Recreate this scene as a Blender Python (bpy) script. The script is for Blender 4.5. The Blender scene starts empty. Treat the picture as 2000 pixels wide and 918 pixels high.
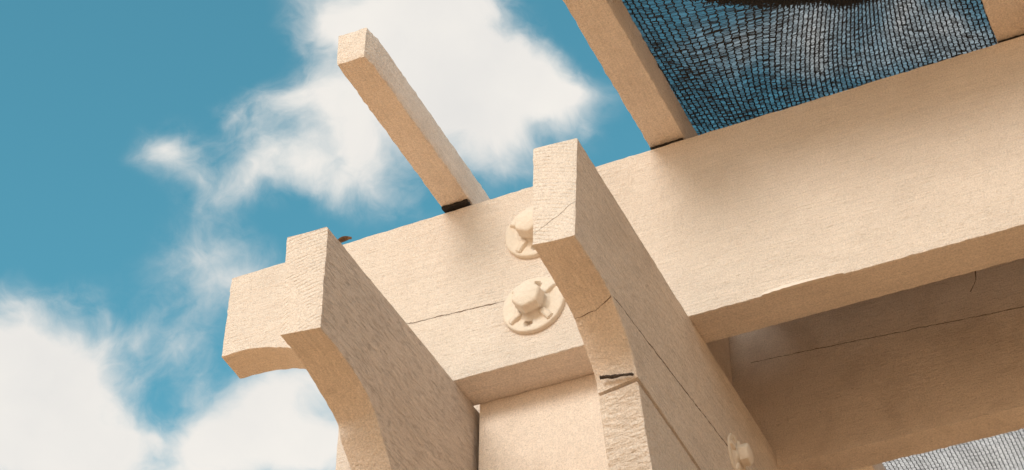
import bpy, bmesh, math, random
import numpy as np
from mathutils import Vector, Matrix, noise
random.seed(7); rng = np.random.default_rng(7)
S = bpy.context.scene
C = S.collection

# ------------------------------------------------------------------ camera
Z0 = 2.95                                   # height of the beam tops above the ground
cd = bpy.data.cameras.new('camera'); cam = bpy.data.objects.new('camera', cd); C.objects.link(cam)
cam.location = (0.74631, -1.45615, -1.45139 + Z0)
cam.rotation_euler = (2.2828, -0.00585, 0.4327)
cd.sensor_width = 36; cd.lens = 3838.5 / 2000 * 36
cd.clip_start = 0.05; cd.clip_end = 3000
S.camera = cam

# ------------------------------------------------------------------ sun and sky
SUN_AZ, SUN_EL = math.radians(-9), math.radians(25)      # azimuth measured from -Y towards +X
sdir = Vector((math.sin(SUN_AZ)*math.cos(SUN_EL), -math.cos(SUN_AZ)*math.cos(SUN_EL), math.sin(SUN_EL)))
sl = bpy.data.lights.new('sun', 'SUN'); sun = bpy.data.objects.new('sun', sl); C.objects.link(sun)
sl.energy = 1.6; sl.angle = math.radians(19); sl.color = (1.0, 0.95, 0.87)
sun.rotation_euler = sdir.to_track_quat('Z', 'Y').to_euler()
S.view_settings.view_transform = 'Standard'; S.view_settings.look = 'None'
S.view_settings.exposure = 0.2; S.view_settings.gamma = 1

W = bpy.data.worlds.new('World'); S.world = W; W.use_nodes = True
nt = W.node_tree; nt.nodes.clear(); N = nt.nodes; L = nt.links
def nd(t, **k):
    n = N.new(t)
    for a, b in k.items(): setattr(n, a, b)
    return n
def mth(op, a, b=None, c=None, clamp=False):
    n = nd('ShaderNodeMath', operation=op, use_clamp=clamp)
    for i, v in enumerate((a, b, c)):
        if v is None: continue
        if isinstance(v, (int, float)): n.inputs[i].default_value = v
        else: L.new(v, n.inputs[i])
    return n.outputs[0]
sky = nd('ShaderNodeTexSky', sky_type='NISHITA', sun_disc=False)
sky.sun_elevation = SUN_EL
sky.sun_rotation = math.atan2(sdir.x, sdir.y)
sky.air_density = 1.0; sky.dust_density = 0.6; sky.ozone_density = 2.0
tint = nd('ShaderNodeVectorMath', operation='MULTIPLY'); L.new(sky.outputs[0], tint.inputs[0])
SKY_TINT = (0.70, 1.48, 1.15)
tgeo = nd('ShaderNodeTexCoord'); tsep = nd('ShaderNodeSeparateXYZ'); L.new(tgeo.outputs['Generated'], tsep.inputs[0])
thr = nd('ShaderNodeMapRange', interpolation_type='SMOOTHSTEP'); L.new(tsep.outputs[2], thr.inputs[0]); thr.inputs[1].default_value = .05; thr.inputs[2].default_value = .55
tmix = nd('ShaderNodeMix', data_type='RGBA'); L.new(thr.outputs[0], tmix.inputs['Factor'])
tmix.inputs['A'].default_value = (1.5, 1.32, 1.06, 1); tmix.inputs['B'].default_value = (*SKY_TINT, 1)     # paler, warmer air towards the horizon
L.new(tmix.outputs['Result'], tint.inputs[1])
# cloud field: a frame of the sky turned to a fixed heading, lumps placed by direction
SK = np.array([[0.90781626, 0.26996077, 0.32092184], [0.41932731, -0.59501248, -0.68565644], [0.00585216, 0.75702136, -0.65336393]])
tc = nd('ShaderNodeTexCoord')
comps = []
for col in range(3):
    d = nd('ShaderNodeVectorMath', operation='DOT_PRODUCT'); L.new(tc.outputs['Generated'], d.inputs[0]); d.inputs[1].default_value = tuple(SK[:, col]); comps.append(d.outputs['Value'])
cx = nd('ShaderNodeCombineXYZ'); [L.new(comps[i], cx.inputs[i]) for i in range(3)]
base = cx.outputs[0]
def noise_tex(vec, scale, detail=6, rough=.55, dist=0.0, off=(0, 0, 0)):
    m = nd('ShaderNodeMapping'); L.new(vec, m.inputs[0]); m.inputs['Location'].default_value = off
    n = nd('ShaderNodeTexNoise'); L.new(m.outputs[0], n.inputs['Vector'])
    n.inputs['Scale'].default_value = scale; n.inputs['Detail'].default_value = detail; n.inputs['Roughness'].default_value = rough; n.inputs['Distortion'].default_value = dist
    return n
def warp(vec, scale, amt, off):
    n = noise_tex(vec, scale, 3, .5, 0, off)
    s = nd('ShaderNodeVectorMath', operation='SUBTRACT'); L.new(n.outputs['Color'], s.inputs[0]); s.inputs[1].default_value = (.5, .5, .5)
    m = nd('ShaderNodeVectorMath', operation='SCALE'); L.new(s.outputs[0], m.inputs[0]); m.inputs['Scale'].default_value = amt
    a = nd('ShaderNodeVectorMath', operation='ADD'); L.new(vec, a.inputs[0]); L.new(m.outputs[0], a.inputs[1]); return a.outputs[0]
wv = warp(warp(base, 9, .06, (3, 1, 0)), 34, .016, (0, 7, 2))
F = 3838.5
def sdir2(px, py):
    v = np.array([(px-1000)/F, -(py-459)/F, -1.0]); return v/np.linalg.norm(v)
blobs = [  # x, y, half width, half height, turn in degrees, weight   (angles from the sky heading, in 1/3838 rad)
 (640, 50, 110, 130, 0, .8), (760, 60, 200, 160, 0, 1.2), (880, 110, 230, 170, -15, 1.3), (1040, 185, 180, 110, -25, 1.3), (1130, 205, 90, 70, 0, .7), (830, 230, 260, 140, -10, .9), (930, 20, 90, 60, 0, .5),
 (980, 270, 190, 90, 0, .6), (700, 300, 150, 120, -40, .8), (770, 400, 180, 90, -25, .42), (680, 400, 120, 90, 0, .35), (900, 330, 160, 90, 0, .35),
 (560, 215, 170, 75, 6, .55), (640, 240, 140, 90, 0, .45), (450, 245, 60, 45, 0, .25), (335, 320, 85, 80, 0, .58), (385, 385, 110, 60, -35, .42), (490, 395, 150, 70, 15, .5), (540, 350, 120, 90, 20, .46), (500, 290, 180, 90, 0, .36), (600, 370, 100, 90, 0, .35),
 (370, 520, 140, 110, 0, .36), (450, 560, 150, 110, 0, .42), (140, 570, 130, 60, 0, .25), (20, 590, 90, 50, 0, .25),
 (70, 690, 180, 130, 0, 1.2), (40, 850, 260, 170, 0, 1.6), (170, 730, 90, 110, 0, .75), (-100, 780, 230, 200, 0, 1.5), (190, 900, 120, 70, 0, .8), (235, 780, 70, 90, 0, .35),
 (280, 670, 110, 90, 30, .44), (370, 690, 130, 90, -30, .46), (250, 870, 120, 80, 0, .65), (330, 850, 70, 60, 0, .35), (300, 760, 60, 60, 0, .3), (400, 760, 100, 60, -30, .2),
 (540, 790, 170, 90, 10, .75), (580, 880, 260, 110, 0, 1.4), (430, 870, 90, 70, 0, .85), (640, 740, 160, 90, 0, .6), (350, 940, 200, 50, 0, .8),
 (1450, 70, 320, 140, 0, .42), (1860, 70, 280, 160, -25, .6), (1640, 110, 320, 160, -30, .42), (1900, 950, 520, 300, 0, 1.8), (1200, 1150, 900, 330, 0, 1.2),
]
dens = None
for (px, py, a, b, rot, w) in blobs:
    m = nd('ShaderNodeMapping', vector_type='TEXTURE'); L.new(wv, m.inputs[0])
    m.inputs['Location'].default_value = tuple(sdir2(px, py)); m.inputs['Rotation'].default_value = (0, 0, math.radians(rot))
    m.inputs['Scale'].default_value = (a*1.3/F, b*1.3/F, .35)
    g = nd('ShaderNodeTexGradient', gradient_type='QUADRATIC_SPHERE'); L.new(m.outputs[0], g.inputs[0])
    dens = mth('MULTIPLY_ADD', g.outputs['Fac'], w*1.45, dens if dens is not None else 0.0)
fb = noise_tex(wv, 22, 8, .6, .3, (1, 5, 2)); fine = noise_tex(wv, 75, 6, .6, .5, (4, 2, 2))
big = noise_tex(base, 4.2, 7, .58, .3, (7.3, 1.1, 4.2))
rag = noise_tex(base, 7, 5, .6, .3, (2.2, 8.1, .4))
wout = mth('SUBTRACT', 1.0, mth('MULTIPLY_ADD', mth('ADD', comps[2], mth('MULTIPLY_ADD', rag.outputs['Fac'], .36, -.18)), -1/.08, -.858/.08, clamp=True))    # 0 near the heading, 1 elsewhere
outd = mth('MULTIPLY', mth('MULTIPLY_ADD', big.outputs['Fac'], 6.0, -2.0), wout)
dens = mth('ADD', dens, mth('MAXIMUM', outd, 0.0))
gate = mth('MULTIPLY', dens, 3.2, clamp=True)
dens = mth('MULTIPLY_ADD', mth('SUBTRACT', fb.outputs['Fac'], .5), mth('MULTIPLY', gate, 1.15), dens) if False else mth('ADD', dens, mth('MULTIPLY', mth('SUBTRACT', fb.outputs['Fac'], .5), mth('MULTIPLY', gate, 1.2)))
dens = mth('ADD', dens, mth('MULTIPLY', mth('SUBTRACT', fine.outputs['Fac'], .5), mth('MULTIPLY', gate, .6)))
mr = nd('ShaderNodeMapRange', interpolation_type='SMOOTHSTEP'); L.new(dens, mr.inputs[0]); mr.inputs[1].default_value = 0.04; mr.inputs[2].default_value = 1.3
alpha = mth('MULTIPLY', mr.outputs[0], .97)
shade = noise_tex(wv, 14, 5, .5, 0, (9, 9, 1))
ccol = nd('ShaderNodeMix', data_type='RGBA'); L.new(shade.outputs['Fac'], ccol.inputs['Factor'])
ccol.inputs['A'].default_value = (.65, .64, .63, 1); ccol.inputs['B'].default_value = (.89, .84, .77, 1)
b1 = nd('ShaderNodeBackground'); L.new(tint.outputs[0], b1.inputs[0]); b1.inputs[1].default_value = 0.15
b2 = nd('ShaderNodeBackground'); L.new(ccol.outputs['Result'], b2.inputs[0]); b2.inputs[1].default_value = 1.0
mx = nd('ShaderNodeMixShader'); L.new(alpha, mx.inputs[0]); L.new(b1.outputs[0], mx.inputs[1]); L.new(b2.outputs[0], mx.inputs[2])
ow = nd('ShaderNodeOutputWorld'); L.new(mx.outputs[0], ow.inputs[0])

# ------------------------------------------------------------------ materials
def mat_new(name):
    m = bpy.data.materials.new(name); m.use_nodes = True
    t = m.node_tree; p = t.nodes['Principled BSDF']; return m, t, p
class G:                                     # tiny graph writer
    def __init__(s, t): s.t = t
    def n(s, ty, **k):
        x = s.t.nodes.new(ty)
        for a, b in k.items(): setattr(x, a, b)
        return x
    def l(s, a, b): s.t.links.new(a, b)
    def m(s, op, a, b=None, c=None, clamp=False):
        x = s.n('ShaderNodeMath', operation=op, use_clamp=clamp)
        for i, v in enumerate((a, b, c)):
            if v is None: continue
            if isinstance(v, (int, float)): x.inputs[i].default_value = v
            else: s.l(v, x.inputs[i])
        return x.outputs[0]
    def noise(s, vec, scale, sc3=(1, 1, 1), detail=4, rough=.55, dist=0, rot=(0, 0, 0), loc=(0, 0, 0)):
        mp = s.n('ShaderNodeMapping'); s.l(vec, mp.inputs[0]); mp.inputs['Scale'].default_value = sc3; mp.inputs['Rotation'].default_value = rot; mp.inputs['Location'].default_value = loc
        x = s.n('ShaderNodeTexNoise'); s.l(mp.outputs[0], x.inputs['Vector'])
        for k, v in (('Scale', scale), ('Detail', detail), ('Roughness', rough), ('Distortion', dist)): x.inputs[k].default_value = v
        return x.outputs['Fac']
    def ramp(s, v, lo, hi, smooth=True):
        x = s.n('ShaderNodeMapRange', interpolation_type='SMOOTHSTEP' if smooth else 'LINEAR'); s.l(v, x.inputs[0]); x.inputs[1].default_value = lo; x.inputs[2].default_value = hi
        return x.outputs[0]
PAINT = (0.89, 0.763, 0.662)
DIRT = (0.20, 0.105, 0.05)
def wood(name, axis, pits=.4, pit_len=.012, fuzz=.5, saw=.3, rings=None, cracks=(), skew=0.0, seed=0.0, bump=1.0, dirt=.25, mottle=.75, streak=1.0, specks=1.0):
    """painted rough-sawn timber; axis = board length; rings=(u axis,v axis,cu,cv); cracks=[(ax_u,ax_v,[(u,v)...],width)]"""
    m, t, p = mat_new(name); g = G(t)
    tc = g.n('ShaderNodeTexCoord'); geo = g.n('ShaderNodeNewGeometry'); v = geo.outputs['Position']
    off = (seed, seed*1.7, seed*.6)
    st = [1, 1, 1]; st[axis] = .18
    rot = [0, 0, 0]
    if skew: rot[(axis+2) % 3 if axis != 1 else 0] = skew
    long_n = g.noise(v, 520, st, 5, .6, .3, tuple(rot), off)                       # fibre ridges
    st2 = [1, 1, 1]; st2[axis] = .0016/pit_len*1.9
    pit = g.noise(v, 620, st2, 2, .45, .1, tuple(rot), (off[1], off[0], off[2]))
    nsep = g.n('ShaderNodeSeparateXYZ'); g.l(geo.outputs['True Normal'], nsep.inputs[0])
    pitm = g.m('MULTIPLY', g.ramp(pit, .54, .72), g.ramp(g.m('ABSOLUTE', nsep.outputs[1 if axis == 0 else 0]), .6, .9))
    sw = [.35, .35, .35]; sw[axis] = 1.0
    sawn = g.noise(v, 260, sw, 3, .55, .2, (0, 0, 0), off)                        # cross saw marks
    fz = g.noise(v, 900, (1, 1, 1), 4, .7, 0, (0, 0, 0), off)
    bl = g.noise(v, 45, (1, 1, 1), 5, .6, .4, (0, 0, 0), off)
    h = g.m('MULTIPLY', long_n, .45)
    h = g.m('MULTIPLY_ADD', sawn, saw, h)
    h = g.m('MULTIPLY_ADD', fz, fuzz*.45, h)
    h = g.m('MULTIPLY_ADD', bl, .7, h)
    h = g.m('MULTIPLY_ADD', pitm, -pits*1.5, h)
    dark = g.m('MULTIPLY', pitm, g.m('MULTIPLY', g.ramp(bl, .35, .6), pits*.45))
    if rings:
        ua, va, cu, cv = rings
        sep = g.n('ShaderNodeSeparateXYZ'); wv_ = g.n('ShaderNodeVectorMath', operation='ADD')
        nz = g.n('ShaderNodeTexNoise'); g.l(v, nz.inputs['Vector']); nz.inputs['Scale'].default_value = 30
        scl = g.n('ShaderNodeVectorMath', operation='SCALE'); g.l(nz.outputs['Color'], scl.inputs[0]); scl.inputs['Scale'].default_value = .006
        g.l(v, wv_.inputs[0]); g.l(scl.outputs[0], wv_.inputs[1]); g.l(wv_.outputs[0], sep.inputs[0])
        du = g.m('SUBTRACT', sep.outputs[ua], cu); dv = g.m('SUBTRACT', sep.outputs[va], cv)
        r = g.m('SQRT', g.m('ADD', g.m('MULTIPLY', du, du), g.m('MULTIPLY', dv, dv)))
        s = g.m('SINE', g.m('MULTIPLY', r, 2*math.pi/.0042))
        s = g.m('MULTIPLY', g.m('POWER', g.m('MULTIPLY_ADD', s, .5, .5), 3.0), g.ramp(g.noise(v, 120, (1, 1, 1), 3), .35, .65))
        h = g.m('MULTIPLY_ADD', s, -.24, h)
        dark = g.m('MAXIMUM', dark, g.m('MULTIPLY', s, .06))
    spos = g.n('ShaderNodeSeparateXYZ'); g.l(v, spos.inputs[0])
    for (ua, va, pts, w) in cracks:
        jit = g.m('MULTIPLY_ADD', g.noise(v, 70, (1, 1, 1), 4, .6), .005, -.0025)
        U = spos.outputs[ua]; V = g.m('ADD', spos.outputs[va], jit)
        for (u0, v0), (u1, v1) in zip(pts[:-1], pts[1:]):
            k = (v1-v0)/(u1-u0)
            dd = g.m('ABSOLUTE', g.m('SUBTRACT', V, g.m('MULTIPLY_ADD', U, k, v0-k*u0)))
            ww = g.m('MULTIPLY', g.ramp(g.noise(v, 90, (1, 1, 1), 2), .25, .6), w)
            ln = g.m('SUBTRACT', 1.0, g.m('DIVIDE', dd, g.m('ADD', ww, w*.25)), clamp=True)
            ins = g.m('MULTIPLY', g.m('GREATER_THAN', U, min(u0, u1)), g.m('LESS_THAN', U, max(u0, u1)))
            ln = g.m('MULTIPLY', g.ramp(ln, 0, .45), ins)
            dark = g.m('MAXIMUM', dark, g.m('MULTIPLY', ln, .9)); h = g.m('MULTIPLY_ADD', ln, -1.6, h)
    # weathering: thin warm film in low spots plus tiny specks
    film = g.m('MULTIPLY', g.ramp(g.noise(v, 14, (1, 1, 1), 6, .65, .5, (0, 0, 0), off), .42, .78), dirt*.55)
    speck = g.m('MULTIPLY', g.ramp(g.noise(v, 420, (1, 1, 1), 2, .5, 0, (0, 0, 0), (5, 5, 5)), .71-.03*specks, .77-.03*specks), dirt)
    tot = g.m('MAXIMUM', g.m('MAXIMUM', dark, speck), film, clamp=True)
    mix = g.n('ShaderNodeMix', data_type='RGBA'); g.l(tot, mix.inputs['Factor']); mix.inputs['A'].default_value = (*PAINT, 1); mix.inputs['B'].default_value = (*DIRT, 1)
    st3 = [1, 1, 1]; st3[axis] = .035
    strk = g.noise(v, 430, st3, 4, .6, .15, tuple(rot), (off[2], off[1], off[0]))
    vary = g.m('MULTIPLY_ADD', g.noise(v, 640, (1, 1, 1), 2, .6), mottle, 1-mottle*.5)
    vary = g.m('MULTIPLY', vary, g.m('MULTIPLY_ADD', g.noise(v, 25, (1, 1, 1), 3, .6), .12, .94))
    vary = g.m('MULTIPLY', vary, g.m('MULTIPLY_ADD', strk, .30*streak, 1-.15*streak))
    h = g.m('MULTIPLY_ADD', strk, .35*streak, h)
    sc = g.n('ShaderNodeVectorMath', operation='SCALE'); g.l(mix.outputs['Result'], sc.inputs[0]); g.l(vary, sc.inputs['Scale'])
    g.l(sc.outputs[0], p.inputs['Base Color'])
    p.inputs['Roughness'].default_value = .8; p.inputs['Specular IOR Level'].default_value = .12
    bp = g.n('ShaderNodeBump'); g.l(h, bp.inputs['Height']); bp.inputs['Distance'].default_value = .0042*bump; bp.inputs['Strength'].default_value = .9
    g.l(bp.outputs[0], p.inputs['Normal'])
    return m
def plain(name, col, rough=.7, nscale=200, var=.3, bumpd=.0005, metal=0):
    m, t, p = mat_new(name); g = G(t); geo = g.n('ShaderNodeNewGeometry')
    nz = g.noise(geo.outputs['Position'], nscale, (1, 1, 1), 5, .6)
    mix = g.n('ShaderNodeMix', data_type='RGBA'); g.l(g.ramp(nz, .3, .7), mix.inputs['Factor'])
    mix.inputs['A'].default_value = tuple(c*(1-var) for c in col)+(1,); mix.inputs['B'].default_value = tuple(min(1, c*(1+var)) for c in col)+(1,)
    g.l(mix.outputs['Result'], p.inputs['Base Color']); p.inputs['Roughness'].default_value = rough; p.inputs['Metallic'].default_value = metal
    bp = g.n('ShaderNodeBump'); g.l(nz, bp.inputs['Height']); bp.inputs['Distance'].default_value = bumpd; g.l(bp.outputs[0], p.inputs['Normal'])
    return m
X2, WB = .2588, .0416
def zz(z): return z + Z0
M = {}
M['outer_beam'] = wood('paint_outer_beam', 0, pits=.10, fuzz=.8, saw=.5, seed=1, dirt=.16,
    cracks=[(0, 2, [(-.075, zz(-.1435)), (-.0557, zz(-.1464)), (.0564, zz(-.1527))], .0006)])
M['inner_beam'] = wood('paint_inner_beam', 0, pits=.1, pit_len=.016, fuzz=.8, saw=.5, seed=4, dirt=.4, streak=.6,
    cracks=[(0, 2, [(.24, zz(-.109)), (.3787, zz(-.1183)), (.60, zz(-.1335)), (1.2, zz(-.17))], .0005), (2, 0, [(zz(-.0917), .4948), (zz(-.078), .503), (zz(-.060), .5049)], .0007)])
M['bracket_left'] = wood('paint_bracket_left', 1, pits=.36, pit_len=.020, fuzz=1.0, saw=.2, streak=1.7, seed=2.3, dirt=.2, skew=.10, bump=1.25)
M['bracket_left_end'] = wood('paint_bracket_left_end', 1, pits=.05, fuzz=.6, saw=.0, rings=(0, 2, .012, zz(-.405)), seed=3.1, dirt=.1)
M['bracket_right'] = wood('paint_bracket_right', 1, pits=.2, pit_len=.018, streak=1.5, fuzz=.9, saw=.3, seed=7.7, dirt=.32, skew=.08,
    cracks=[(0, 1, [(.2165, -.194), (.24, -.199), (.2584, -.208)], .0004), (1, 2, [(-.204, zz(-.3655)), (-.19, zz(-.362)), (-.12, zz(-.3565)), (-.05, zz(-.3504)), (.0916, zz(-.3363)), (.14, zz(-.333))], .0008)])
M['bracket_right_end'] = wood('paint_bracket_right_end', 1, pits=.05, fuzz=.7, saw=.0, rings=(0, 2, .20, zz(-.40)), seed=5.1, dirt=.1,
    cracks=[(0, 2, [(.216, zz(-.341)), (.24, zz(-.331)), (.262, zz(-.317))], .0003)])
M['corbel'] = wood('paint_corbel', 2, pits=.12, fuzz=.9, saw=1.1, seed=6.1, dirt=.3, bump=1.2)
M['post'] = wood('paint_post', 2, pits=.12, fuzz=.4, saw=.1, seed=9.1, dirt=.3, bump=.8, streak=.25)
M['rafter'] = wood('paint_rafter', 1, pits=.15, pit_len=.008, fuzz=.6, saw=.7, seed=8.3, dirt=.3, skew=.1)
M['iron'] = plain('painted_iron', (.79, .68, .57), .8, 260, .04, .0011)
M['pad_black'] = plain('near_black_pad', (.018, .013, .010), .85, 700, .5, .001)
M['steel'] = plain('dark_rusted_steel', (.07, .05, .038), .6, 600, .5, .0004, .4)
M['leaf'] = plain('dry_brown_leaf', (.13, .06, .022), .8, 300, .4, .0006)
M['yarn'] = plain('black_plastic_yarn', (.013, .014, .018), .5, 400, .2, .0001)
M['flake'] = plain('lifted_paint', (.84, .72, .625), .7, 400, .05, .0006)
M['added_dark_slab'] = plain('dark_slab_cuts_bounce', (.20, .11, .06), .8, 6, .2, .001)
M['ground'] = plain('terracotta_paving', (.88, .51, .26), .9, 3, .12, .002)

# ------------------------------------------------------------------ mesh helpers
def link(name, me, mats, parent=None, smooth=None):
    o = bpy.data.objects.new(name, me); C.objects.link(o)
    for m in (mats if isinstance(mats, (list, tuple)) else [mats]): me.materials.append(m)
    if smooth:
        me.shade_smooth(); me.set_sharp_from_angle(angle=math.radians(smooth))
    if parent: o.parent = parent; o.matrix_parent_inverse = Matrix.Translation(-parent.location)
    return o
def recenter(o):
    """move the object's origin to the middle of its mesh"""
    me = o.data; n = len(me.vertices); a = np.empty(n*3, np.float32); me.vertices.foreach_get('co', a); a = a.reshape(-1, 3)
    c = (a.min(0)+a.max(0))/2; me.vertices.foreach_set('co', (a-c).ravel()); me.update(); o.location = Vector(c) + o.location
def resample(pts, step):
    """closed outline -> dense points, with a small cut at every real corner"""
    out = []; n = len(pts)
    for i in range(n):
        a, b = Vector(pts[i]), Vector(pts[(i+1) % n]); k = max(1, int((b-a).length/step))
        for j in range(k): out.append(a.lerp(b, j/k))
    return out
def spline(pts, k=6):
    """Catmull-Rom through pts"""
    P = [Vector(p) for p in pts]; P = [P[0]*2-P[1]] + P + [P[-1]*2-P[-2]]; o = []
    for i in range(1, len(P)-2):
        for j in range(k):
            t = j/k; a, b, c, d = P[i-1:i+3]
            o.append(.5*((2*b)+(-a+c)*t+(2*a-5*b+4*c-d)*t*t+(-a+3*b-3*c+d)*t**3))
    o.append(P[-2]); return o
def board(name, outA, outB, axis, tA, tB, mat, parent, bev=.0016, jit=.0009, end_mat=None, end_test=None, seed=0, layers=3):
    """prism between outline A at tA and outline B at tB along 'axis' (same point count), with eased, slightly ragged edges"""
    n = len(outA); vs = []; fs = []
    def ar(o): return sum(o[i].x*o[(i+1) % n].y-o[(i+1) % n].x*o[i].y for i in range(n))
    sgn = 1 if ar(outA) > 0 else -1
    def inset(o, b):
        r = []
        for i in range(n):
            e1 = (o[i]-o[i-1]); e2 = (o[(i+1) % n]-o[i]); e1.normalize(); e2.normalize()
            n1 = Vector((-e1.y, e1.x))*sgn; n2 = Vector((-e2.y, e2.x))*sgn; d = n1+n2; l = max(.35, d.length_squared/2) if d.length > 1e-6 else 1
            r.append(o[i]+d/(2*l)*2*b*.5*1.0 if d.length > 1e-6 else o[i].copy())
        return r
    lev = [(0.0, bev), (bev, 0.0)] + [(None, 0.0, k/layers) for k in range(1, layers)] + [(1.0-0, 0.0)] + [(1.0, bev)]
    T = abs(tB-tA); s = 1 if tB > tA else -1
    rows = [(0, inset(outA, bev)), (bev, inset(outA, 0))]
    for k in range(1, layers): f = k/layers; rows.append((bev+(T-2*bev)*f, [a.lerp(b, f) for a, b in zip(outA, outB)]))
    rows += [(T-bev, inset(outB, 0)), (T, inset(outB, bev))]
    for ri, (t, o) in enumerate(rows):
        for i, q in enumerate(o):
            edge = ri in (0, 1, len(rows)-1, len(rows)-2)
            amp = jit if edge else jit*.25
            nv = noise.noise_vector(Vector((q.x*230, q.y*230, seed+ri//2*3.1)))+.35*noise.noise_vector(Vector((q.x*60, q.y*60, seed+9+ri//2)))
            q2 = Vector((q.x+nv.x*amp, q.y+nv.y*amp)); tt = tA+s*(t+(nv.z*amp*.35 if edge else 0))
            co = [0, 0, 0]; oth = [a for a in range(3) if a != axis]; co[axis] = tt; co[oth[0]] = q2.x; co[oth[1]] = q2.y
            vs.append(co)
    R = len(rows)
    for r in range(R-1):
        for i in range(n): fs.append((r*n+i, r*n+(i+1) % n, (r+1)*n+(i+1) % n, (r+1)*n+i))
    fs.append(tuple(range(n))[::-1]); fs.append(tuple(range((R-1)*n, R*n)))
    me = bpy.data.meshes.new(name); me.from_pydata([tuple(v) for v in vs], [], fs)
    bm = bmesh.new(); bm.from_mesh(me); bmesh.ops.recalc_face_normals(bm, faces=bm.faces[:]); bm.to_mesh(me); bm.free()
    mats = [mat] + ([end_mat] if end_mat else [])
    o = link(name, me, mats, parent, smooth=32)
    if end_mat:
        for pl in me.polygons:
            if end_test(pl): pl.material_index = 1
    recenter(o); return o
def shift(pts): return [Vector((p[0], p[1]+Z0)) for p in pts]
def tidy(name, o=None, **k): pass

# ------------------------------------------------------------------ ground
bm = bmesh.new(); bmesh.ops.create_grid(bm, x_segments=8, y_segments=8, size=1200); me = bpy.data.meshes.new('ground'); bm.to_mesh(me); bm.free()
gr = link('ground', me, M['ground']); gr['kind'] = 'structure'

bm = bmesh.new(); bmesh.ops.create_cube(bm, size=1)  # dark slab out of view, added to cut bounce light onto the inner beam
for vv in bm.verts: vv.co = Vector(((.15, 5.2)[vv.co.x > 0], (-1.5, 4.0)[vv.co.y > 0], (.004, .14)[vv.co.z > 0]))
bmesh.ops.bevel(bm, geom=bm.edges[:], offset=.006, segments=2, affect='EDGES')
me = bpy.data.meshes.new('added_dark_slab'); bm.to_mesh(me); bm.free(); dk = link('added_dark_slab', me, M['added_dark_slab']); dk['kind'] = 'structure'
# ------------------------------------------------------------------ pergola
pergola = bpy.data.objects.new('pergola', None); C.objects.link(pergola); pergola.location = (.11, .156, 0)
pergola['label'] = 'cream painted rough timber pergola corner with curved bracket ends, crossing beams and slim rafters'
pergola['category'] = 'pergola'

XR = 3.3
def beam_outline(endpts):                     # endpts: from top of the tip down through the cove to the bottom edge
    tail = [(.0, -.24), (XR, -.24), (XR, 0)]
    pts = shift(endpts)
    pts = resample_open(pts, .006) + resample_open(shift([endpts[-1]]+[(.7, -.24)]), .006)[1:] + shift([(XR, -.24), (XR, 0)]) + resample_open(shift([(.72, 0), endpts[0]]), .006)[:-1]
    return pts
def resample_open(pts, step):
    out = []
    for a, b in zip(pts[:-1], pts[1:]):
        a = Vector(a); b = Vector(b); k = max(1, int((b-a).length/step))
        for j in range(k): out.append(a.lerp(b, j/k))
    out.append(Vector(pts[-1])); return out
def fixed(o, n):                              # resample a polyline to exactly n points by arc length
    o = [Vector(p) for p in o]; d = [0]
    for a, b in zip(o[:-1], o[1:]): d.append(d[-1]+(b-a).length)
    r = []
    for k in range(n):
        s = d[-1]*k/(n-1); i = max(0, min(len(o)-2, sum(1 for q in d if q <= s)-1))
        r.append(o[i].lerp(o[i+1], (s-d[i])/max(1e-9, d[i+1]-d[i])))
    return r
cove_f = [(-.2943, -.1164)] + [tuple(p) for p in spline([(-.2624, -.1163), (-.2354, -.122), (-.2085, -.131), (-.178, -.147), (-.152, -.170), (-.135, -.198), (-.125, -.24)])]
cove_b = [(-.298, -.1139)] + [tuple(p) for p in spline([(-.2624, -.1145), (-.2380, -.119), (-.2155, -.1256), (-.180, -.145), (-.152, -.170), (-.135, -.198), (-.125, -.24)])]
def beam_side(top, cove, zb=-.24):
    cove = cove[:-1] + [(cove[-1][0], zb)]
    e = fixed(shift([top, cove[0]]), 20)[:-1] + fixed(shift(cove), 46)[:-1] + fixed(shift([cove[-1], (.75, zb)]), 150)[:-1] + shift([(.75, zb), (XR, zb), (XR, 0), (.78, 0)]) + fixed(shift([(.75, 0), top]), 150)[:-1]
    return e
D = .0483; YI, DI = .264, .040
board('outer_beam', beam_side((-.2939, -.0025), cove_f), beam_side((-.2945, -.002), cove_b), 1, 0, D, M['outer_beam'], pergola, seed=1, bev=.0014, jit=.0010)
board('inner_beam', beam_side((-.2939, -.0005), cove_f, -.2555), beam_side((-.2939, -.0005), cove_b, -.2555), 1, YI, YI+DI, M['inner_beam'], pergola, seed=5, bev=.0014, jit=.0010)

# posts
def make_post(x0, x1, name='post'):
    a = [Vector((x0, D+.0006)), Vector((x1, D+.0006)), Vector((x1, YI-.0006)), Vector((x0, YI-.0006))]
    o = resample(a, .012)
    return board(name, o, [p.copy() for p in o], 2, 0.0, Z0-.004, M['post'], pergola, bev=.003, jit=.0008, seed=x0*7, layers=60)
make_post(.0062, X2-WB-.0006)
make_post(2.75, 2.96)

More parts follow.
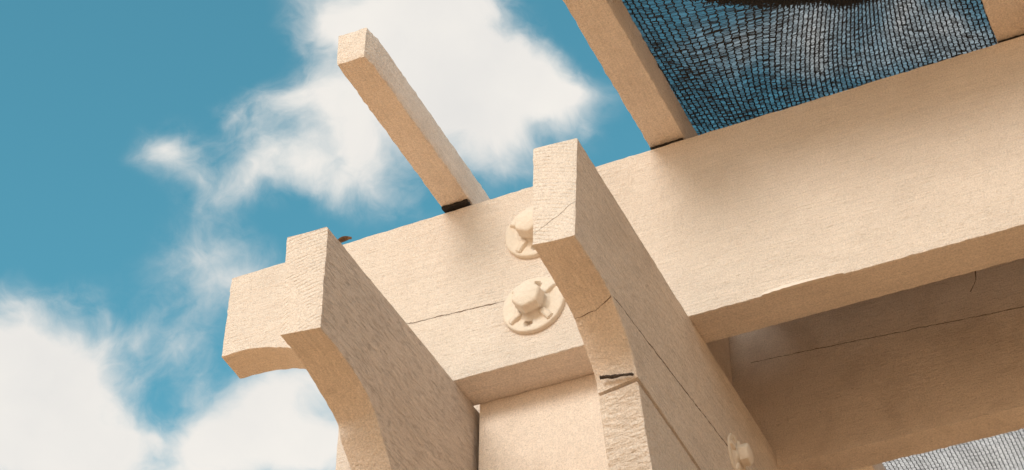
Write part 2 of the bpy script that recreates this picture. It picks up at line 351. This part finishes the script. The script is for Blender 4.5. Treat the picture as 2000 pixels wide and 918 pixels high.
# cross brackets (they run under the beams and clamp the post)
MID = .1562
def bracket(right, left, xr, xl, zb, mats, seed):
    """right/left: tip top, tip bottom, cove points ... ; zb: underside"""
    def side(k):
        tip, cov = k[0], [tuple(p) for p in spline(k[2:])]
        half = fixed(shift([tip, k[1]]), 18)[:-1] + fixed(shift([k[1]]+cov), 52)
        half2 = [Vector((2*MID-p.x, p.y)) for p in half][::-1]
        bot = fixed([half[-1], half2[0]], 50)[1:-1]; top = fixed([half2[-1], Vector((-.02, Z0-.2402)), half[0]], 90)[1:-1]
        return half+bot+half2+top
    return board('bracket', side(left), side(right), 0, xl, xr, mats[0], pergola, bev=.0014, jit=.0011, seed=seed, end_mat=mats[1],
                 end_test=lambda pl: pl.normal.y < -.8 and pl.center.y < -.255)
ZB1 = -.432
bracket([(-.2694, -.2425), (-.2674, -.3609), (-.235, -.3615), (-.1935, -.368), (-.1638, -.3805), (-.1444, -.3999), (-.1213, -.4245), (-.1150, ZB1)],
        [(-.2735, -.2445), (-.2684, -.3571), (-.243, -.3575), (-.2165, -.3622), (-.160, -.3804), (-.148, -.396), (-.1254, -.4154), (-.1090, ZB1)],
        0, -WB, ZB1, (M['bracket_left'], M['bracket_left_end']), 11)
ZB2 = -.4175
bracket([(-.279, -.2375), (-.2895, -.3610), (-.250, -.3618), (-.213, -.3661), (-.1815, -.3833), (-.163, -.4000), (-.1524, ZB2)],
        [(-.2826, -.238), (-.284, -.3536), (-.240, -.3585), (-.1959, -.3687), (-.1624, -.3909), (-.1479, -.4038), (-.1440, ZB2)],
        X2, X2-WB, ZB2, (M['bracket_right'], M['bracket_right_end']), 23)
# lower corbels under each bracket
def corbel(fr, fl, xr, xl, seed, mat=None):
    def side(f):
        half = fixed(shift([tuple(p) for p in spline(f)]), 60)
        half2 = [Vector((2*MID-p.x, p.y)) for p in half][::-1]
        return half + fixed([half[-1], half2[0]], 30)[1:-1] + half2 + fixed([half2[-1], half[0]], 40)[1:-1]
    return board('corbel', side(fl), side(fr), 0, xl, xr, mat or M['corbel'], pergola, bev=.0012, jit=.0012, seed=seed)
corbel([(-.1505, ZB2-.0036), (-.139, -.455), (-.1249, -.4984), (-.098, -.565), (-.055, -.64), (.005, -.71), (.048, -.75)],
       [(-.1440, ZB2-.0036), (-.136, -.45), (-.1252, -.4871), (-.100, -.56), (-.055, -.64), (.005, -.71), (.048, -.75)], X2-.0006, X2-WB+.0006, 31)
corbel([(-.1145, ZB1-.0010), (-.099, -.456), (-.083, -.492), (-.060, -.55), (-.030, -.61), (.010, -.68), (.048, -.74)],
       [(-.1085, ZB1-.0010), (-.096, -.456), (-.081, -.492), (-.060, -.55), (-.030, -.61), (.010, -.68), (.048, -.74)], .0, -WB, 37, M['bracket_left'])

# rafters on near-black pads
HR = .0433; ZP = .0042
def rafter(x0, w, tip, ychip=0.0, back=2.3):
    a = [(x0, tip), (x0+w-.0035, tip+.001), (x0+w, tip+.019)] if ychip else [(x0, tip), (x0+w, tip)]
    fr = [Vector(p) for p in a]
    loop = fixed(fr[:2], 8)[:-1] + (fixed(fr[1:3], 5)[:-1] if ychip else []) + fixed([fr[-1], Vector((x0+w, .9))], 190)[:-1] + [Vector((x0+w, .9)), Vector((x0+w, back)), Vector((x0, back)), Vector((x0, .9))] + fixed([Vector((x0, .9)), fr[0]], 190)[1:-1]
    r = board('rafter', loop, [p.copy() for p in loop], 2, Z0+ZP, Z0+ZP+HR, M['rafter'], pergola, bev=.0013, jit=.0012, seed=x0*31+2, layers=4)
    return r
def pad(x0, w, y0, y1, h, name='dark_pad'):
    loop = resample([Vector((x0, y0)), Vector((x0+w, y0)), Vector((x0+w, y1)), Vector((x0, y1))], .0022)
    board(name, loop, [p.copy() for p in loop], 2, Z0+.0006, Z0+h, M['pad_black'], pergola, bev=.0005, jit=.0011, seed=x0*13, layers=2)
for (x0, w, tip, ch, py) in [(-.0208, .0351, -.2473, 1, -.0052), (.2268, .0404, -.36, 0, .0015), (.6059, .040, -.36, 0, .0015), (.985, .040, -.36, 0, -.003)]:
    rafter(x0, w, tip, ch); pad(x0+.001, w-.003, py, .044, ZP-.0004); pad(x0+.001, w-.003, YI+.002, YI+DI-.002, ZP-.0004)

# bolts with ribbed round washers
def lathe(prof, seg, bm, M4):
    rings = []
    for (r, h) in prof:
        rings.append([bm.verts.new(M4 @ Vector((r*math.cos(2*math.pi*k/seg), r*math.sin(2*math.pi*k/seg), h))) for k in range(seg)] if r > 1e-6 else [bm.verts.new(M4 @ Vector((0, 0, h)))])
    for a, b in zip(rings[:-1], rings[1:]):
        for k in range(seg):
            k2 = (k+1) % seg
            if len(b) == 1: bm.faces.new((a[k], a[k2], b[0]))
            elif len(a) == 1: bm.faces.new((a[0], b[k2], b[k]))
            else: bm.faces.new((a[k], a[k2], b[k2], b[k]))
def fin(bm, name, mat, parent, smooth=40):
    bmesh.ops.recalc_face_normals(bm, faces=bm.faces[:])
    me = bpy.data.meshes.new(name); bm.to_mesh(me); bm.free(); return link(name, me, mat, parent, smooth)
def washer_bolt(loc, axis_rot, spin, head_tilt=0.0, scale=1.0):
    """built facing +Z, then turned"""
    root = bpy.data.objects.new('bolt', None); C.objects.link(root)
    root.parent = pergola; root.matrix_parent_inverse = Matrix.Translation(-pergola.location)
    root.location = loc; root.rotation_euler = axis_rot; root.scale = (scale,)*3
    I = Matrix.Identity(4); R = .0350
    # washer plate: polar grid with two round holes, low rim, dished ring and wavy edge
    bm = bmesh.new(); seg = 72
    holes = [spin+math.radians(a) for a in (-118, 62)]
    rad = [.0088+k*(R-.0015-.0088)/11 for k in range(12)]+[R-.0004, R, R]
    grid = []
    for ri, r in enumerate(rad):
        row = []
        for k in range(seg):
            a = 2*math.pi*k/seg; x, y = r*math.cos(a), r*math.sin(a)
            h = .0052 if ri < 12 else (.0049, .0038, -.0004)[ri-12]
            h += .0012*math.exp(-((r-.012)/.006)**2)
            if .0255 < r < .0345 and ri < 13: h += .0004
            wob = noise.noise(Vector((x*180, y*180, spin)))*.0005
            if ri > 11: x *= 1+.012*noise.noise(Vector((a*3, 1, spin))); y *= 1+.012*noise.noise(Vector((a*3, 1, spin)))
            for ha in holes:                     # push grid points off the hole outline
                hx, hy = .0232*math.cos(ha), .0232*math.sin(ha); d = math.hypot(x-hx, y-hy)
                if d < .0042: h -= .0058
            row.append(bm.verts.new((x, y, h+wob)))
        grid.append(row)
    for a, b in zip(grid[:-1], grid[1:]):
        for k in range(seg): bm.faces.new((a[k], a[(k+1) % seg], b[(k+1) % seg], b[k]))
    c0 = bm.verts.new((0, 0, .0065))
    for k in range(seg): bm.faces.new((c0, grid[0][(k+1) % seg], grid[0][k]))
    wash = fin(bm, 'washer', M['iron'], None, 50); wash.parent = root
    # hub
    bm = bmesh.new(); lathe([(.0215, .0045), (.0200, .0062), (.0172, .0072), (.0152, .0095), (.0146, .0128), (.0138, .0140), (0, .0141)], 48, bm, I)
    hub = fin(bm, 'hub', M['iron'], None, 35); hub.parent = root
    # radial ribs between hub and rim
    for k in range(4):
        bm = bmesh.new(); a = spin + math.radians((-158, -64, 22, 116)[k]); w = .0031
        prof = [(.0165, .0098), (.0215, .0096), (.0300, .0086), (.0318, .0076), (.0318, .0045), (.0165, .0045)]
        fr, bk = [], []
        for (r, h) in prof:
            for sd, lst in ((-1, fr), (1, bk)):
                ww = w*(1.0 if h > .0050 else 1.6)
                lst.append(bm.verts.new((r*math.cos(a)-sd*ww*math.sin(a), r*math.sin(a)+sd*ww*math.cos(a), h)))
        n = len(prof); bm.faces.new(fr); bm.faces.new(bk[::-1])
        for i in range(n): bm.faces.new((fr[i], bk[i], bk[(i+1) % n], fr[(i+1) % n]))
        bmesh.ops.bevel(bm, geom=bm.edges[:], offset=.0009, segments=2, affect='EDGES')
        rb = fin(bm, 'rib', M['iron'], None, 50); rb.parent = root
    # bolt head: hexagon with eased corners, thick paint
    bm = bmesh.new(); Rh = .0165; T = Matrix.Rotation(head_tilt, 4, 'X'); n6 = 6
    prof = [(Rh*1.06, .0125), (Rh, .0150), (Rh, .0222), (Rh*.95, .0240), (Rh*.84, .0250), (0, .0256)]
    rows = []
    for (r, h) in prof:
        if r == 0: rows.append([bm.verts.new(T @ Vector((0, 0, h)))]); continue
        row = []
        for k in range(36):
            a = 2*math.pi*k/36; s6 = math.pi/3; aa = (a % s6)-s6/2; hexr = math.cos(s6/2)/math.cos(aa); rr = r*(hexr*.7+.3)
            row.append(bm.verts.new(T @ Vector((rr*math.cos(a+spin), rr*math.sin(a+spin), h+.0003*noise.noise(Vector((a*2, h*90, spin)))))))
        rows.append(row)
    for a, b in zip(rows[:-1], rows[1:]):
        for k in range(36):
            k2 = (k+1) % 36
            bm.faces.new((a[k], a[k2], b[0])) if len(b) == 1 else bm.faces.new((a[k], a[k2], b[k2], b[k]))
    hd = fin(bm, 'bolt_head', M['iron'], None, 38); hd.parent = root
    return root
b = washer_bolt((.0916, -.0002, Z0-.1720), (math.pi/2, 0, 0), .25); b['label'] = 'lower bolt of the front beam, with most of its ribbed round washer in view'
b = washer_bolt((.0937, -.0002, Z0-.0710), (math.pi/2, 0, 0), .55); b['label'] = 'upper bolt of the front beam, half hidden by the right bracket end'
b = washer_bolt((X2-.0022, .118, Z0-.334), (math.pi/2, 0, math.pi/2), .9, 0, .70); b['label'] = 'shaded bolt on the side of the right bracket'

# dark threaded screw stuck in the joint under the right bracket
bm = bmesh.new(); L0 = .0335
prof = [(.0001, 0), (.0016, .0006)]
k = 0
while k*.0011 < L0-.002:
    prof += [(.0010, .001+k*.0011), (.0015, .0015+k*.0011)]; k += 1
prof += [(.0012, L0), (0, L0+.0005)]
A = Vector((.2235, -.1540, Z0-.4085)); Bp = Vector((.2578, -.1570, Z0-.4172)); dirv = (Bp-A).normalized()
lathe(prof, 10, bm, Matrix.Translation(A) @ dirv.to_track_quat('Z', 'Y').to_matrix().to_4x4())
for vv in bm.verts: vv.co += .0011*noise.noise_vector(vv.co*150)+.0005*noise.noise_vector(vv.co*600)
fin(bm, 'screw', M['steel'], pergola, 60)['label'] = 'dark threaded screw lying in the joint of the right bracket'

# lifted sliver of paint along the front beam's lower edge
bm = bmesh.new(); nseg = 26; up = []; lo = []
for i in range(nseg+1):
    f = i/nseg; x = .336+.082*f; w = .0042*math.sin(math.pi*min(1, f*1.1+.08))**.7*(1-.45*f)+.0003
    j = noise.noise(Vector((x*300, 2, 0)))*.0007
    up.append((bm.verts.new((x, -.0026-.0018*math.sin(3*f), Z0-.2402+w+j)), bm.verts.new((x, -.0008, Z0-.2400+w+j+.0006))))
    lo.append((bm.verts.new((x, -.0038-.0018*math.sin(3*f), Z0-.2412+j)), bm.verts.new((x, -.0002, Z0-.2408+j))))
for i in range(nseg):
    bm.faces.new((up[i][0], up[i+1][0], lo[i+1][0], lo[i][0])); bm.faces.new((up[i][0], up[i][1], up[i+1][1], up[i+1][0])); bm.faces.new((lo[i][0], lo[i+1][0], lo[i+1][1], lo[i][1]))
    bm.faces.new((up[i][1], lo[i][1], lo[i+1][1], up[i+1][1]))
fin(bm, 'paint_flake', M['flake'], pergola, 40)

# ------------------------------------------------------------------ dry leaf on the beam
bm = bmesh.new(); nl = 9; rows = []
for i in range(nl+1):
    f = i/nl; w = .0042*math.sin(math.pi*min(.97, f*.9+.08)); row = []
    for s in (-1, -.5, 0, .5, 1):
        row.append(Vector((-.158+.021*f, .0015+s*w, Z0+.0012+.0026*abs(s)+.0030*math.sin(2.6*f))))
    rows.append(row)
for lay in (0, 1):
    pass
vt = [[bm.verts.new(p) for p in r] for r in rows]; vb = [[bm.verts.new(p+Vector((0, 0, .0007))) for p in r] for r in rows]
for i in range(nl):
    for j in range(4):
        bm.faces.new((vt[i][j], vt[i+1][j], vt[i+1][j+1], vt[i][j+1])); bm.faces.new((vb[i][j], vb[i][j+1], vb[i+1][j+1], vb[i+1][j]))
    bm.faces.new((vt[i][0], vb[i][0], vb[i+1][0], vt[i+1][0])); bm.faces.new((vt[i][4], vt[i+1][4], vb[i+1][4], vb[i][4]))
lf = fin(bm, 'dry_leaf', M['leaf'], None, 60); recenter(lf)
lf['label'] = 'small curled brown leaf scrap on top of the beam near its left end'; lf['category'] = 'leaf'

# ------------------------------------------------------------------ knitted shade cloth lying over the rafters
ZC = Z0+ZP+HR+.0022
def smooth01(t): t = np.clip(t, 0, 1); return t*t*(3-2*t)
def cloth_map(u, v):
    """u across from the left rafter (m), v along the rafters (m, negative = outwards) -> position"""
    u = np.asarray(u, float); v = np.asarray(v, float)
    o = np.clip(.06-v, 0, None)                                    # how far outside the beam
    x = .2695+u + .085*smooth01(o/.28)*np.exp(-((u-.13)/.12)**2)*smooth01(u/.10) + .004*np.sin(v*9+u*5)
    y = v + .012*np.sin(u*14+1.0)*smooth01(o/.2)
    s = (x-.268)/(.606-.268); sag = np.where((s > 0) & (s < 1), np.sin(np.pi*np.clip(s, 0, 1)), 0)
    z = ZC + .0*x - .006*sag + .002*np.sin(u*38+v*30)*smooth01(o/.12)*sag + .002*np.sin(u*90-v*25)*sag
    return np.stack([x, y, z], -1)
def prisms(A, B, r, k=3):
    """triangular tubes from A to B, arrays (n,3)"""
    d = B-A; d /= np.linalg.norm(d, axis=1, keepdims=True)+1e-12
    upv = np.tile(np.array([0, 0, 1.0]), (len(A), 1)); s = np.cross(d, upv); s /= np.linalg.norm(s, axis=1, keepdims=True)+1e-12; t = np.cross(s, d)
    ring = []
    for j in range(k):
        a = 2*math.pi*j/k+math.pi/2
        ring.append(r[:, None]*(math.cos(a)*s+.7*math.sin(a)*t))
    V = np.stack([A+q for q in ring]+[B+q for q in ring], 1).reshape(-1, 3)
    base_ = (np.arange(len(A))*2*k)[:, None]
    Fc = np.concatenate([base_+np.array([[j, (j+1) % k, k+(j+1) % k, k+j]]) for j in range(k)], 0)
    return V, Fc
def mesh_np(name, V, Fc):
    me = bpy.data.meshes.new(name); me.vertices.add(len(V)); me.vertices.foreach_set('co', V.astype(np.float32).ravel())
    me.loops.add(Fc.size); me.loops.foreach_set('vertex_index', Fc.astype(np.int32).ravel())
    me.polygons.add(len(Fc)); me.polygons.foreach_set('loop_start', (np.arange(len(Fc))*4).astype(np.int32))
    me.update(calc_edges=True); return me
def knit(u0, u1, v0, v1, du, dv, dz=0.0, ob=None, shiftuv=(0, 0), keep=None, rw=.00058, rr=.00028, three=False):
    nu = int((u1-u0)/du); nv = int((v1-v0)/dv)
    I, J = np.meshgrid(np.arange(nu+1), np.arange(nv+1), indexing='ij')
    ju = rng.normal(0, .00014, I.shape); jv = rng.normal(0, .00022, I.shape)
    U = u0+I*du+np.where(J % 2 == 0, 1, -1)*.00062+ju+shiftuv[0]; Vv = v0+J*dv+jv+shiftuv[1]
    Pn = cloth_map(U, Vv); Pn[..., 2] += dz+rng.normal(0, .00012, I.shape)
    segs = []
    A, B = Pn[:, :-1].reshape(-1, 3), Pn[:, 1:].reshape(-1, 3); segs.append((A, B, np.full(len(A), rw)*rng.uniform(.8, 1.25, len(A))))
    # rungs: a Z between neighbouring wales, two thin yarns to each stitch
    a = Pn[:-1, :-1]; b_ = Pn[1:, 1:]; c = Pn[1:, :-1]; d = Pn[:-1, 1:]
    rungs = ((a, (c*.45+b_*.55)), ((a*.45+d*.55), b_*.96+c*.04))
    if three: rungs = ((a, c*.7+b_*.3), (a*.7+d*.3, c*.35+b_*.65), (a*.36+d*.64, b_))
    for (s, e) in rungs:
        s = s.reshape(-1, 3); e = e.reshape(-1, 3); segs.append((s, e, np.full(len(s), rr)*rng.uniform(.6, 1.5, len(s))))
    A = np.concatenate([s[0] for s in segs]); B = np.concatenate([s[1] for s in segs]); r = np.concatenate([s[2] for s in segs])
    if keep is not None:
        k = keep(A); A, B, r = A[k], B[k], r[k]
    return prisms(A, B, r)
V, Fc = knit(-.0265, .80, -.33, .66, .0052, .0031, rw=.00088, rr=.00035, three=True)
V2, F2 = knit(-.0265, .80, .66, 1.15, .0053, .0040); Fc = np.concatenate([Fc, F2+len(V)]); V = np.concatenate([V, V2])
for (ua, ub, va, vb) in ((.80, 2.9, -.33, 1.15), (0, 2.9, 1.15, 3.0)):    # the rest of the roof, out of view, in a coarser stitch
    V2, F2 = knit(ua, ub, va, vb, .016, .012, rw=.0022, rr=.0017); Fc = np.concatenate([Fc, F2+len(V)]); V = np.concatenate([V, V2])
V2, F2 = knit(-.0265, .80, .075, .66, .0053, .0040, dz=.008, shiftuv=(.0026, .001), rw=.0012, rr=.0011); Fc = np.concatenate([Fc, F2+len(V)]); V = np.concatenate([V, V2])   # dense unseen layer added above the beams to keep sun off the inner beam
me = mesh_np('shade_cloth', V, Fc); cloth = link('shade_cloth', me, M['yarn']); recenter(cloth)
cloth['label'] = 'black knitted shade cloth stretched over the rafters at upper right'; cloth['category'] = 'shade cloth'
hx = np.array([.20, .2695, .3047, .3507, .3879, .4261, .47, .5202, .5553, .6043, 1.1])
hy = np.array([-.185, -.170, -.147, -.120, -.099, -.081, -.063, -.049, -.0395, -.029, -.029]) - .009
def in_hem(A, off=0.0): return A[:, 1] < np.interp(A[:, 0], hx, hy)+off+.0008*np.sin(A[:, 0]*40)
HV, HF = [], []; base_i = 0
for q in range(4):
    V, Fc = knit(-.0265, .80, -.335, .02, .0053, .0038, dz=.0016*(q+1), shiftuv=(.0013*q+.0007, .0011*q), keep=lambda A, q=q: in_hem(A, -.0008*q), rw=.0008, rr=.0006)
    HV.append(V); HF.append(Fc+base_i); base_i += len(V)
me = mesh_np('folded_hem', np.concatenate(HV), np.concatenate(HF))
hem = link('folded_hem', me, M['yarn'], None); hem.parent = cloth; hem.matrix_parent_inverse = Matrix.Translation(-cloth.location)
